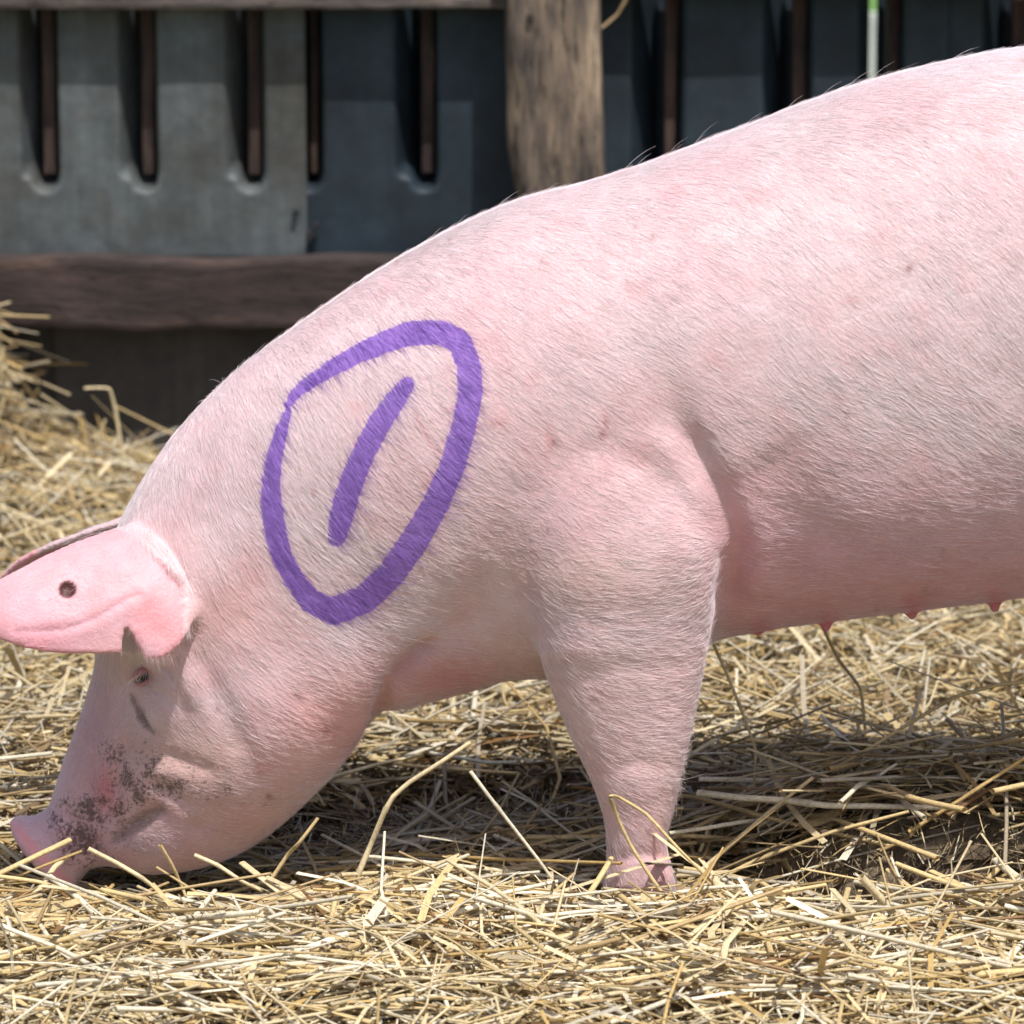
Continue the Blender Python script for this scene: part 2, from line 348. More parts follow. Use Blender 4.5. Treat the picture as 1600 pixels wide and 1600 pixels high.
body = [
 TB((18, 1292), (100, 1378), .044, 2.1), TB((15, 1284), (106, 1386), .052, 2.1), TB((26, 1277), (120, 1388), .055, 2.1),
 TB((46, 1279), (128, 1372), .047, 2.1), TB((72, 1264), (146, 1356), .043, 2.1), TB((84, 1235), (178, 1350), .045, 2.2, .05),
 TB((96, 1195), (218, 1360), .054, 2.2, .12), TB((116, 1140), (285, 1358), .068, 2.2, .18),
 TB((135, 1085), (360, 1335), .088, 2.2, .2), TB((148, 1035), (432, 1290), .106, 2.2, .2),
 TB((150, 975), (500, 1225), .122, 2.2, .2), TB((155, 905), (560, 1150), .134, 2.2, .15),
 TB((186, 815), (606, 1105), .142, 2.2, .1), TB((262, 690), (670, 1092), .150, 2.2, .05), TB((355, 590), (738, 1075), .160, 2.12),
 TB((480, 497), (800, 1058), .172, 2.12), TB((620, 405), (880, 1052), .186, 2.12), TB((785, 322), (968, 1040), .198, 2.12),
 TB((955, 274), (1062, 1012), .205, 2.12, .03), TB((1130, 211), (1165, 984), .207, 2.12, .04), TB((1300, 146), (1305, 964), .212, 2.12, .04),
 TB((1450, 103), (1452, 946), .218, 2.12, .03), TB((1600, 74), (1600, 928), .222, 2.12, .0), TB((1770, 62), (1755, 915), .224, 2.12),
 TB((1950, 82), (1905, 905), .222, 2.12), TB((2100, 140), (2060, 880), .215, 2.12), TB((2230, 235), (2200, 840), .198, 2.2),
 TB((2325, 370), (2310, 780), .165, 2.1), TB((2375, 510), (2372, 690), .09, 2.0), TB((2384, 560), (2384, 640), .04, 2.0)]
loft(bm, body, 56, 5)
def leg(rows, sgn):
    R = []
    for py, L, Rr, hd, Yc in rows:
        a, b = P(L, py, -Yc), P(Rr, py, -Yc); c = (a+b)/2; c[1] = -sgn*Yc*-1 if False else (-Yc if sgn > 0 else Yc)
        R.append((c, (b-a)/2, np.array([0, hd, 0]), 2.15, 0.0))
    loft(bm, R, 36, 5)
front = [(560, 880, 1010, .03, .13), (640, 850, 1050, .058, .130), (740, 815, 1100, .078, .138), (830, 800, 1128, .088, .143), (900, 806, 1128, .088, .146), (960, 822, 1116, .080, .148),
 (1010, 838, 1106, .072, .150), (1070, 858, 1094, .066, .150), (1140, 886, 1080, .058, .150), (1200, 914, 1068, .052, .150), (1260, 938, 1055, .045, .150),
 (1310, 947, 1042, .041, .150), (1350, 945, 1050, .042, .150), (1395, 940, 1060, .044, .150), (1432, 938, 1062, .042, .150), (1465, 940, 1050, .036, .150)]
hind = [(560, 1980, 2330, .06, .12), (700, 1960, 2345, .09, .13), (850, 1985, 2330, .095, .14), (960, 2060, 2310, .075, .145), (1060, 2130, 2320, .055, .15),
 (1140, 2190, 2330, .045, .15), (1230, 2205, 2305, .040, .15), (1310, 2200, 2290, .038, .15), (1395, 2185, 2290, .042, .15), (1432, 2175, 2290, .042, .15), (1465, 2175, 2280, .036, .15)]
for s in (1, -1): leg(front, s); leg(hind, s)
# teats along the belly
for px, py, dy in ((1185, 968, -.045), (1291, 962, -.045), (1425, 943, -.045), (1555, 932, -.045), (1690, 915, -.045), (1820, 905, -.045)):
    for s in (1, -1):
        q = P(px, py, dy); q[1] *= s
        bmesh.ops.create_cone(bm, cap_ends=True, segments=14, radius1=.004, radius2=.019, depth=.044, matrix=Matrix.Translation((q[0], q[1], q[2]+.004)))
        bmesh.ops.create_uvsphere(bm, u_segments=12, v_segments=8, radius=.0062, matrix=Matrix.Translation((q[0], q[1], q[2]-.014)))
# tail
tl = P(2378, 520, 0); rows = []
for i in range(14):
    t = i/13; c = np.array([tl[0]+.01+.035*math.sin(t*9), .03*math.sin(t*7), tl[2]-.02-.17*t]); rows.append((c, np.array([.014*(1-.6*t), 0, .003]), np.array([0, .014*(1-.6*t), 0]), 2, 0))
loft(bm, rows, 12, 2)
# ears: a thin curved sheet with the torn notch, thickened; the tag hole is dented and painted dark later
EAR = [((222, 815), -.050, (322, 940), -.118), ((168, 833), -.066, (296, 985), -.150), ((118, 852), -.080, (262, 1022), -.163), ((70, 874), -.095, (205, 1030), -.168), ((28, 894), -.108, (135, 1022), -.172),
       ((-8, 914), -.118, (70, 1020), -.172), ((-30, 934), -.126, (20, 1008), -.168), ((-46, 958), -.135, (-14, 992), -.160), ((-52, 972), -.142, (-40, 984), -.152)]
def ear_points(nu=150, nv=110):
    A = catmull([np.concatenate([P(*u, yu), P(*l, yl)]) for u, yu, l, yl in EAR], 20)
    A = A[np.linspace(0, len(A)-1, nu).astype(int)]; v = np.linspace(0, 1, nv)
    U, L = A[:, None, :3], A[:, None, 3:]; Pt = U + (L-U)*v[None, :, None]
    nrm = np.array([-.15, -.62, .77]); wd = np.linalg.norm(L-U, axis=2)
    bulge = (wd*.20)*np.sin(np.pi*np.clip(v, 0, 1))[None, :]**.9
    return Pt + nrm*bulge[..., None]
E = ear_points(); epx, epy = project(E)
hole = np.zeros(epx.shape, bool)
def in_tri(x, y, a, b, c):
    s = lambda p, q: (q[0]-p[0])*(y-p[1])-(q[1]-p[1])*(x-p[0])
    s1, s2, s3 = s(a, b), s(b, c), s(c, a); return ((s1 > 0) & (s2 > 0) & (s3 > 0)) | ((s1 < 0) & (s2 < 0) & (s3 < 0))
hole |= in_tri(epx, epy, (193, 968), (242, 1060), (190, 1060))
jag = 2.5*vnoise(np.stack([epx.ravel()*.08, epy.ravel()*.08], -1), 4).reshape(epx.shape)
hole |= (epy+jag > np.interp(epx, [0, 60, 110, 197, 198, 225, 250, 280, 292], [1006, 1021, 1023, 1018, 1050, 1042, 1034, 1008, 990])) & (epx < 300)
for s in (1, -1):
    b2 = bmesh.new(); vv = {}
    Es = E.copy(); Es[..., 1] *= s; Es[..., 2] += (s < 0)*(-.014+.060*np.linspace(0, 1, E.shape[1])[None, :]**1.2*(1-np.linspace(0, 1, E.shape[0])[:, None])-.012*np.linspace(0, 1, E.shape[0])[:, None])
    if s < 0: hole = np.zeros_like(hole)
    for i in range(E.shape[0]-1):
        for j in range(E.shape[1]-1):
            if hole[i, j] and hole[i+1, j] and hole[i, j+1] and hole[i+1, j+1] or hole[i:i+2, j:j+2].sum() > 1: continue
            q = []
            for a, b_ in ((i, j), (i+1, j), (i+1, j+1), (i, j+1)):
                if (a, b_) not in vv: vv[(a, b_)] = b2.verts.new(Es[a, b_])
                q.append(vv[(a, b_)])
            b2.faces.new(q if s > 0 else q[::-1])
    bmesh.ops.recalc_face_normals(b2, faces=b2.faces[:])
    tmp = bpy.data.meshes.new('t'); b2.to_mesh(tmp); b2.free()
    ob = bpy.data.objects.new('t', tmp); COL.objects.link(ob); md = ob.modifiers.new('s', 'SOLIDIFY'); md.thickness = .0075; md.offset = 0
    dg = bpy.context.evaluated_depsgraph_get(); em_ = ob.evaluated_get(dg).to_mesh(); bm.from_mesh(em_); ob.evaluated_get(dg).to_mesh_clear()
    bpy.data.objects.remove(ob); bpy.data.meshes.remove(tmp)
bmesh.ops.recalc_face_normals(bm, faces=bm.faces[:])
tmp = bpy.data.meshes.new('t'); bm.to_mesh(tmp); bm.free()
ob = bpy.data.objects.new('t', tmp); COL.objects.link(ob); md = ob.modifiers.new('r', 'REMESH'); md.mode = 'VOXEL'; md.voxel_size = .0031
dg = bpy.context.evaluated_depsgraph_get(); ev = ob.evaluated_get(dg); em_ = ev.to_mesh()
V = np.empty(len(em_.vertices)*3); em_.vertices.foreach_get('co', V); V = V.reshape(-1, 3)
Fq = np.empty(len(em_.loops), np.int64); em_.loops.foreach_get('vertex_index', Fq); Fq = Fq.reshape(-1, 4)
ev.to_mesh_clear(); bpy.data.objects.remove(ob)
edges = np.unique(np.sort(np.concatenate([Fq[:, [0, 1]], Fq[:, [1, 2]], Fq[:, [2, 3]], Fq[:, [3, 0]]]), 1), axis=0)
e0, e1 = edges.T; N = len(V); deg = np.bincount(np.concatenate([e0, e1]), minlength=N).astype(float)
def avg(X):
    return np.stack([np.bincount(e0, X[e1, k], N)+np.bincount(e1, X[e0, k], N) for k in range(X.shape[1])], 1)/deg[:, None]
def smooth(X, it, wgt):
    for _ in range(it):
        X = X + wgt[:, None]*(avg(X)-X)
    return X
def normals(X):
    a = X[Fq[:, 2]]-X[Fq[:, 0]]; b = X[Fq[:, 3]]-X[Fq[:, 1]]; fn = np.cross(a, b)
    n = np.stack([np.bincount(Fq.ravel(), np.repeat(fn[:, k], 4), N) for k in range(3)], 1)
    return n/np.maximum(np.linalg.norm(n, axis=1, keepdims=True), 1e-12)
def mirrored_px(X):
    Xm = X.copy(); Xm[:, 1] = -np.abs(Xm[:, 1]); return project(Xm)
px, py = mirrored_px(V)
from_ear = np.ones(N)
earbox = (px < 296) & (py < 1045) & (np.abs(V[:, 1]) > .045) & (px < 296)
teat = np.zeros(N, bool)
for q in ((1185, 978), (1291, 972), (1425, 952), (1555, 941), (1690, 925), (1820, 915)): teat |= (np.abs(px-q[0]) < 22) & (np.abs(py-q[1]) < 30)
snoutz = (px < 170) & (py > 1215)
fine = earbox | snoutz | teat
wgt = np.where(fine, .30, .55)
V = smooth(V, 4, wgt); V = smooth(V, 3, np.where(snoutz, .4, 0)); V = smooth(V, 26, np.where(fine, .0, .6))
# ---- sculpting: bumps and folds placed on both flanks
def near_curve(pts, qx, qy):
    d = np.full(len(qx), 1e9); s = np.zeros(len(qx)); pts = np.asarray(pts, float)
    for i in range(len(pts)-1):
        a, b = pts[i], pts[i+1]; ab = b[:2]-a[:2]; t = np.clip(((qx-a[0])*ab[0]+(qy-a[1])*ab[1])/(ab@ab), 0, 1)
        dd = np.hypot(qx-a[0]-t*ab[0], qy-a[1]-t*ab[1])
        if pts.shape[1] > 2: dd = dd-(a[2]+t*(b[2]-a[2]))
        m = dd < d; d[m] = dd[m]; s[m] = (i+t[m])/(len(pts)-1)
    return d, s
def sculpt(ops):
    global V
    px, py = mirrored_px(V); nn = normals(V); fac = np.clip(np.where(V[:, 1] < 0, -nn[:, 1], nn[:, 1])*2.2, 0, 1)*(np.abs(V[:, 1]) > .008)
    notear = ~earbox_mask
    disp = np.zeros(N)
    for o in ops:
        if o[0] == 'b':
            _, cx, cy, rx, ry, amp = o; disp += amp*np.exp(-((px-cx)/rx)**2-((py-cy)/ry)**2)
        else:
            _, pts, sig, amp = o; d, s = near_curve(pts, px, py); ends = sstep(0, .18, s)*sstep(0, .18, 1-s)
            disp += amp*np.exp(-(d/sig)**2)*(.25+.75*ends)
    V = V + nn*(disp*fac*notear)[:, None]
epx2 = (px < 292) & (py < 1040) & (py > 800)
# ear vertices: in front of the skull surface
earbox_mask = epx2 & (np.abs(V[:, 1]) > np.interp(py, [800, 900, 1000, 1040], [.06, .105, .125, .13])) & (px < 285) & (py > np.interp(px, [-60, 0, 60, 118, 168, 205, 240, 285], [940, 898, 868, 842, 824, 836, 870, 920]))
sculpt([
 ('b', 440, 1130, 110, 100, .014), ('b', 330, 1240, 80, 70, .010), ('b', 640, 720, 170, 200, .010), ('b', 300, 900, 60, 60, .008),
 ('g', [(548, 1190), (590, 1118), (606, 1070), (640, 1030), (690, 1000)], 15, -.020), ('b', 548, 1080, 55, 80, .013), ('b', 480, 1160, 60, 60, .006),
 ('g', [(300, 1010), (335, 1070), (365, 1130), (380, 1180)], 22, -.0045),
 ('g', [(172, 1318), (196, 1298), (222, 1280), (246, 1264), (262, 1268)], 9, -.0055), ('b', 256, 1322, 56, 34, .007),
 ('b', 218, 1232, 42, 34, .007), ('b', 160, 1215, 22, 60, .004), ('g', [(196, 1150), (188, 1200), (182, 1245)], 11, -.005),
 ('g', [(246, 1034), (272, 1052), (288, 1084), (290, 1120)], 9, -.0035), ('g', [(238, 1076), (258, 1082), (272, 1102)], 6, -.0025), ('g', [(196, 1062), (190, 1090), (194, 1120)], 8, -.003), ('g', [(250, 1170), (290, 1190), (340, 1198)], 12, -.004), ('g', [(232, 1215), (270, 1235), (310, 1262)], 10, -.004), ('b', 262, 1205, 34, 14, .004), ('g', [(300, 1300), (330, 1275), (345, 1240)], 14, -.004), ('g', [(150, 1180), (146, 1215), (140, 1245)], 9, -.003), ('g', [(92, 1262), (112, 1290), (128, 1325), (140, 1352)], 9, -.004),
 ('b', 222, 1056, 20, 17, -.009), ('b', 235, 1015, 45, 14, .008), ('b', 285, 1065, 36, 40, .008), ('g', [(204, 1080), (212, 1104), (224, 1126), (240, 1146)], 6, -.007),
 ('b', 250, 1120, 26, 22, .005), ('g', [(112, 1262), (132, 1300), (160, 1340)], 14, -.004), ('b', 95, 1290, 24, 24, .003),
 ('g', [(690, 1010), (735, 960), (790, 900), (830, 820)], 48, -.010), 
 ('g', [(1010, 560), (1050, 640), (1085, 700), (1125, 765), (1152, 850), (1142, 930), (1130, 985)], 24, -.017), ('b', 1075, 840, 55, 90, .011),
 ('b', 905, 1010, 60, 18, .004), ('g', [(950, 1205), (1000, 1188), (1062, 1196)], 9, -.0018), ('b', 1000, 1230, 50, 26, .002), ('g', [(890, 1060), (960, 1045), (1080, 1040)], 14, -.0015),
 ('b', 1040, 1375, 22, 22, .005), ('g', [(955, 1345), (1000, 1335), (1040, 1340)], 10, -.003),
 ('b', 1300, 560, 200, 170, .008), ('g', [(1180, 700), (1240, 800), (1300, 880)], 60, -.006), ('b', 1400, 800, 140, 90, .005),
])
V = smooth(V, 3, np.where(earbox_mask, .0, .4))
px, py = mirrored_px(V); bl = lambda cx, cy, rx, ry: np.exp(-(((px-cx)/rx)**2+((py-cy)/ry)**2)**2)
bw = .62*np.clip(bl(815, 790, 75, 190)+bl(930, 610, 150, 70)+.9*bl(930, 968, 150, 40), 0, 1); sel = np.where(bw > .01)[0]; mk = np.zeros(N, bool); mk[sel] = True
es = mk[e0] | mk[e1]; full = (e0, e1, deg); used = np.unique(np.concatenate([e0[es], e1[es]])); remap = np.full(N, -1); remap[used] = np.arange(len(used))
a0, a1, n2_ = remap[e0[es]], remap[e1[es]], len(used); dg2 = np.maximum(np.bincount(np.concatenate([a0, a1]), minlength=n2_), 1); X = V[used].copy(); wb = np.where(mk[used], bw[used], 0)[:, None]
for _ in range(220):
    X = X + wb*(np.stack([np.bincount(a0, X[a1, k], n2_)+np.bincount(a1, X[a0, k], n2_) for k in range(3)], 1)/dg2[:, None]-X)
V[used] = X
# fold and rolled lip of the ears
px, py = mirrored_px(V); nn = normals(V)
d, s = near_curve([(28, 988), (90, 985), (150, 965), (195, 938), (215, 930)], px, py); outer = np.where(V[:, 1] < 0, -nn[:, 1], nn[:, 1]) > .1
V += nn*((-.0011*np.exp(-(d/3.5)**2) + .0008*np.exp(-((d-14)/9)**2) - .0055*(1-sstep(8, 15, np.hypot(px-105, py-921))))*earbox_mask*outer)[:, None]
V += nn*(.0012*vnoise(V*38, 6)*np.where(earbox_mask, .6, .8))[:, None]
V += np.array([0, -.55, .83])*np.sign(1)*(.0035*vnoise(V*np.array([22, 10, 22]), 16)*earbox_mask*(px < 270))[:, None]
NN = normals(V); PX, PY = project(V); near = NN[:, 1] < .15
mpx, mpy = mirrored_px(V)
# nostrils on the disc
for s in (1, -1):
    c = P(62, 1335, 0) + np.array([-.004, .019*s, 0]); dd = np.linalg.norm((V-c)*np.array([1, 1.3, 1]), axis=1)
    V += (np.exp(-(dd/.011)**2)*.012)[:, None]*np.array([.85, 0, .5])*(NN[:, 0] < -.3)[:, None]
# ---- colouring of the hide
base = np.array([.60, .45, .465]); C = np.tile(base, (N, 1))
def tint(mask, col): 
    global C
    C = C + np.clip(mask, 0, 1)[:, None]*(np.array(col)-C)
epx_edge = np.abs(near_curve([(0, 1004), (60, 1019), (110, 1020), (197, 1016), (199, 985), (226, 1034), (252, 1026), (282, 1000), (292, 975)], mpx, mpy)[0])
g2 = lambda cx, cy, rx, ry: np.exp(-((mpx-cx)/rx)**2-((mpy-cy)/ry)**2)
tint(.35*vnoise(V*7, 21)+.1, (.66, .36, .38)); tint(.3*vnoise(V*5, 31), (.54, .40, .38))
tint(.85*sstep(640, 940, mpy)*sstep(1060, 1200, mpx), (.54, .27, .325))            # mauve underside, with the shade of the lower flank painted in
tint(.5*g2(960, 760, 260, 200)*(1-earbox_mask), (.58, .36, .375)); tint(.45*np.clip(vnoise(V*9, 83)*1.6, 0, 1), (.60, .33, .35)); tint(.35*np.clip(vnoise(V*26, 85)*1.8-.3, 0, 1), (.60, .28, .29))
tint(.75*g2(700, 1060, 110, 50), (.52, .20, .21)); tint(.5*g2(1150, 870, 40, 90), (.62, .28, .30))
tint(.75*g2(520, 1130, 90, 80), (.68, .33, .32)); tint(.5*g2(360, 960, 90, 60), (.70, .38, .36)); tint(.45*g2(250, 850, 60, 40), (.74, .42, .42))
tint(.6*g2(400, 1290, 120, 40), (.60, .34, .27)); tint(.45*g2(300, 1180, 90, 50), (.56, .36, .30)); tint(.4*g2(900, 900, 130, 50), (.56, .40, .33))
tint(.8*g2(150, 1150, 45, 120), (.49, .305, .335)); tint(.55*g2(270, 1210, 110, 60), (.48, .30, .26)); tint(.35*g2(950, 1020, 140, 200), (.54, .39, .385)); tint(.8*g2(165, 1235, 20, 40), (.55, .20, .22)); tint(.7*g2(100, 1300, 60, 50), (.50, .30, .33))  # face front, cheek and leg tints also paint in their half-shade
tint(.9*np.exp(-(near_curve([(20, 1288), (60, 1335), (106, 1382)], mpx, mpy)[0]/9)**2), (.72, .33, .34))
tint(.85*earbox_mask, (.64, .33, .36)); tint(.8*earbox_mask*g2(255, 960, 40, 40), (.66, .27, .29)); tint(.5*earbox_mask*g2(40, 960, 60, 40), (.66, .30, .34)); tint(.5*earbox_mask*np.clip(vnoise(V*22, 77), 0, 1), (.66, .45, .54)); tint(.7*earbox_mask*np.clip(vnoise(V*34, 78)*1.8-.2, 0, 1), (.68, .27, .30)); tint(.6*earbox_mask*g2(60, 1000, 60, 22), (.68, .30, .36)); tint(.5*earbox_mask*np.exp(-(np.clip(epx_edge, 0, None)/5)**2), (.62, .24, .27))
tint(.35*earbox_mask*np.exp(-(near_curve([(28, 988), (90, 985), (150, 965), (195, 938)], mpx, mpy)[0]/4)**2), (.45, .24, .30))  # crease shade painted as a darker line along the ear fold
tint(.98*(1-sstep(12, 16, np.hypot(mpx-105, mpy-921)))*earbox_mask, (.055, .012, .010))  # tag hole: a shallow dent with its dark inside painted on
wob = 2.5*vnoise(V*160, 71)
tint(.68*np.exp(-(np.clip(near_curve([(205, 1084, 0), (211, 1100, 1), (220, 1118, 4), (230, 1134, 2), (238, 1144, 0)], mpx, mpy)[0]+2*wob, 0, None)/3.5)**2), (.09, .045, .038))
tint(.62*np.exp(-(np.clip(near_curve([(180, 1312, 1), (205, 1294, 6), (230, 1276, 7), (250, 1266, 3)], mpx, mpy)[0]+1.6*wob, 0, None)/6)**2), (.16, .11, .085))
tint(.85*g2(222, 1056, 19, 15), (.40, .17, .17)); tint(.35*g2(170, 1030, 40, 40), (.45, .27, .22))
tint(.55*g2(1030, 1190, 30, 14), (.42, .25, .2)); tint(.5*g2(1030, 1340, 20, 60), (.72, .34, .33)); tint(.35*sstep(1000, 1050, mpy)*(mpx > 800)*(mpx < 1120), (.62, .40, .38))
for q in ((1291, 975), (1425, 950), (1555, 940), (1185, 985), (1690, 925), (1820, 915)): tint(.9*g2(q[0], q[1], 15, 20), (.50, .13, .17))
C0 = C.copy()
tint(.55*np.exp(-(near_curve([(648, 640), (655, 662), (672, 690), (692, 714)], PX, PY)[0]/2.6)**2)*near*(V[:, 1] < 0), (.40, .13, .14))
for x_, y_, r in ((462, 1085, 5), (470, 1090, 4), (510, 1140, 6), (340, 1108, 3), (1075, 905, 3), (865, 690, 7), (940, 680, 5), (795, 578, 3), (568, 1003, 4), (1035, 1372, 6), (1028, 1385, 7), (960, 1330, 6), (1015, 1300, 5), (420, 1245, 5), (690, 632, 3), (855, 830, 3), (1420, 420, 6), (945, 660, 4)):
    tint(.8*np.exp(-(((PX-x_)/r)**2+((PY-y_)/r)**2))*(V[:, 1] < 0), (.22, .09, .085))
for k in range(70):
    x_, y_, r_ = random.uniform(420, 1590), random.uniform(330, 960), random.uniform(2.6, 4.2)
    tint(random.uniform(.25, .6)*np.exp(-(((PX-x_)/r_)**2+((PY-y_)/(r_*random.uniform(.7, 1.6)))**2))*(V[:, 1] < 0), (.30, .13, .12))
for x_, y_, a_, b_ in ((858, 690, 6, 26), (945, 672, 4, 18), (500, 1140, 16, 8), (465, 1088, 9, 4), (410, 1200, 14, 10), (1330, 470, 12, 6), (700, 640, 10, 6), (780, 660, 14, 6)):
    tint(.5*np.exp(-(((PX-x_)/a_)**2+((PY-y_)/b_)**2))*(V[:, 1] < 0), (.52, .19, .20))
dirt = .95*g2(215, 1195, 42, 45)+.9*g2(112, 1268, 62, 45)+1.0*g2(118, 1332, 46, 46)+.65*g2(180, 1260, 50, 50)+.5*g2(300, 1235, 70, 25)+.5*g2(160, 1150, 26, 50)+.5*g2(210, 1330, 60, 30)
dirt += .45*g2(1000, 1330, 60, 30)+.28*g2(960, 1190, 60, 30)+.30*g2(520, 1140, 60, 50)+.30*g2(1300, 900, 150, 40)+.35*g2(430, 1250, 50, 40)
dirt += .22*g2(900, 700, 300, 220)
dirt += .22*g2(300, 1235, 90, 30)+.2*g2(250, 1180, 40, 30)+.35*g2(300, 1180, 80, 60)+.3*g2(330, 1290, 70, 40)+.25*g2(1005, 1195, 60, 20)
dirt = np.clip(dirt*(.72+.75*vnoise(V*48, 91)), 0, 1)*(~earbox_mask)
OVAL = [(450, 633, 5), (463, 614, 7), (480, 600, 9), (520, 574, 12), (560, 553, 14), (600, 535, 16), (640, 521, 18), (690, 519, 18), (718, 534, 18), (733, 572, 18), (735, 615, 18), (724, 670, 18), (706, 730, 19), (682, 785, 20), (648, 845, 21), (612, 895, 21), (572, 935, 21), (522, 955, 20), (486, 940, 17), (460, 905, 15), (440, 870, 15), (430, 830, 16), (424, 790, 16), (423, 752, 13), (430, 710, 11), (440, 672, 9), (450, 643, 5)]
BAR = [(636, 600, 10), (620, 622, 15), (590, 665, 17), (565, 715, 17), (545, 765, 18), (532, 812, 17), (526, 840, 13)]
dm = np.minimum(near_curve(OVAL, PX, PY)[0], near_curve(BAR, PX, PY)[0])*.0007 - .0008
mark = np.where((V[:, 1] < 0) & (NN[:, 1] < .1), -dm, -.5)
mark = np.clip(mark, -.05, .05)
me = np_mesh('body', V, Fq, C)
for nm, arr in (('dirt', dirt), ('mark', mark)):
    a = me.attributes.new(nm, 'FLOAT', 'POINT'); a.data.foreach_set('value', arr.astype(np.float32))
M_SKIN = mat_skin(); M_HAIR = mat_hair()
PIG0 = np.array([P(1000, 1400, 0)[0], 0, 0])
pig = empty('pig', PIG0); tag(pig, 'large pink pig with a purple painted mark on its shoulder, nosing in straw', 'pig')
def pigpart(name, me, mat, smooth=True):
    o = link(name, me, mat, None, smooth); o.parent = pig; o.matrix_parent_inverse = Matrix.Translation(-Vector(PIG0)); return o
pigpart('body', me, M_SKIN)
bvh = BVHTree.FromPolygons(V.tolist(), Fq.tolist())
def hit(qx, qy):
    d = P(qx, qy, 0)-CAM; d /= np.linalg.norm(d)
    loc, no, i, ds = bvh.ray_cast(Vector(CAM), Vector(d)); return loc, no
# eyes
M_EYE = NB('eye'); tcx = M_EYE.n('ShaderNodeTexCoord'); gr = M_EYE.n('ShaderNodeVectorMath', operation='LENGTH'); sx = M_EYE.n('ShaderNodeVectorMath', operation='MULTIPLY'); sx.inputs[1].default_value = (1, 0, 1)
M_EYE.l(tcx.outputs['Object'], sx.inputs[0]); M_EYE.l(sx.outputs[0], gr.inputs[0])
mrx = M_EYE.n('ShaderNodeMath', operation='MULTIPLY'); M_EYE.l(gr.outputs['Value'], mrx.inputs[0]); mrx.inputs[1].default_value = 70
M_EYE.base(M_EYE.ramp(mrx.outputs[0], [(.0, (.004, .004, .005)), (.27, (.006, .006, .007)), (.33, (.10, .11, .11)), (.52, (.05, .055, .06)), (.58, (.42, .36, .35)), (1, (.5, .4, .38))]))
M_EYE.rough(.06); M_LID = mat_plain('eyelid_skin', (.42, .19, .19), .5); M_EYE = M_EYE.m
loc, no = hit(222, 1056)
for s in (1, -1):
    bm = bmesh.new(); bmesh.ops.create_uvsphere(bm, u_segments=32, v_segments=20, radius=.0125)
    m2 = bpy.data.meshes.new('eyeball'); bm.to_mesh(m2); bm.free()
    o = pigpart('eyeball', m2, M_EYE); c = Vector(loc) - Vector(no)*.0058; c.y *= s; o.location = c
    for up in (1, -1):     # lids: crescents wrapped round the ball
        rows = []
        a = math.radians(-28); ax = Vector((math.cos(a), 0, -math.sin(a)*1)); ax = Vector((.86, 0, .50)); ay = Vector((-.50, 0, .86)); az = Vector((0, -1, 0))
        for i in range(15):
            t = -1+2*i/14; th = t*1.25; lift = (.0070 if up > 0 else .0072)*math.cos(th*1.2)
            c0 = ax*(.0140*math.sin(th)) + ay*(up*lift) + az*(.0118*math.cos(th)-.0002)
            r = .0026*(1-.55*abs(t))*(1.25 if up > 0 else 1)
            rows.append((np.array(c0), np.array(ay)*r*1.3, np.array(az)*r, 2, 0))
        bm = bmesh.new(); loft(bm, rows, 10, 2); bmesh.ops.recalc_face_normals(bm, faces=bm.faces[:])
        m2 = bpy.data.meshes.new('eyelid'); bm.to_mesh(m2); bm.free(); o2 = pigpart('eyelid', m2, M_LID); o2.location = c
        if s < 0: o2.scale = (1, -1, 1)
# trotters
M_HOOF = mat_plain('hoof_horn', (.20, .15, .11), .5)
for rows in (front, hind):
    py_, L_, R_, hd, Yc = rows[-2]
    for s in (1, -1):
        c = P((L_+R_)/2, 1440, -Yc); c[1] = -s*Yc
        for t in (1, -1):
            R2 = []
            for z, fwd, hl, hw in ((.062, .0, .030, .017), (.04, -.008, .036, .020), (.015, -.016, .042, .022), (-.002, -.020, .044, .022)):
                R2.append((np.array([c[0]+fwd, c[1]+t*.021, z]), np.array([hl, 0, 0]), np.array([0, hw, 0]), 2.2, 0))
            bm = bmesh.new(); loft(bm, R2, 16, 3); bmesh.ops.recalc_face_normals(bm, faces=bm.faces[:])
            m2 = bpy.data.meshes.new('hoof'); bm.to_mesh(m2); bm.free(); pigpart('hoof', m2, M_HOOF)
# ---- bristles
HF = [(1550, 120, 14), (1300, 190, 18), (1000, 300, 22), (1500, 300, 38), (1250, 350, 36), (1500, 480, 46), (1250, 520, 42), (1000, 450, 32), (1500, 650, 30), (1250, 680, 26), (1500, 800, 12), (1300, 850, 6), (1200, 930, 2), (1500, 910, 2),
 (1000, 620, 32), (1000, 720, 26), (900, 780, 22), (960, 850, 12), (860, 900, 8), (1000, 920, -16), (1080, 920, -24), (930, 960, -8), (880, 1030, 16), (1000, 1030, 6), (1060, 1060, 2), (940, 1110, 14), (1020, 1130, 4), (980, 1220, 14), (970, 1300, 40), (1000, 1380, 70),
 (800, 480, 36), (700, 600, 38), (820, 650, 30), (600, 560, 46), (600, 720, 34), (700, 820, 22), (500, 660, 48), (480, 800, 46), (560, 880, 42), (640, 930, 18), (520, 1000, 24), (380, 700, 52), (300, 760, 58), (230, 820, 70), (350, 880, 50),
 (720, 1000, 12), (620, 1010, 14), (480, 1080, 14), (380, 1020, 36), (320, 1060, 62), (420, 1160, 20), (540, 1120, 30), (290, 1130, 46), (330, 1200, 2), (400, 1240, 14), (450, 1270, 22), (260, 1200, -10), (320, 1290, 30), (250, 1320, 26), (240, 1270, -36), (190, 1240, -40),
 (150, 1080, -75), (170, 1150, -65), (120, 1220, -60), (110, 1300, -40), (100, 940, 165), (230, 960, 100), (180, 880, 190), (2000, 400, 60), (2200, 700, 80), (2000, 800, 40), (2250, 1100, 80)]
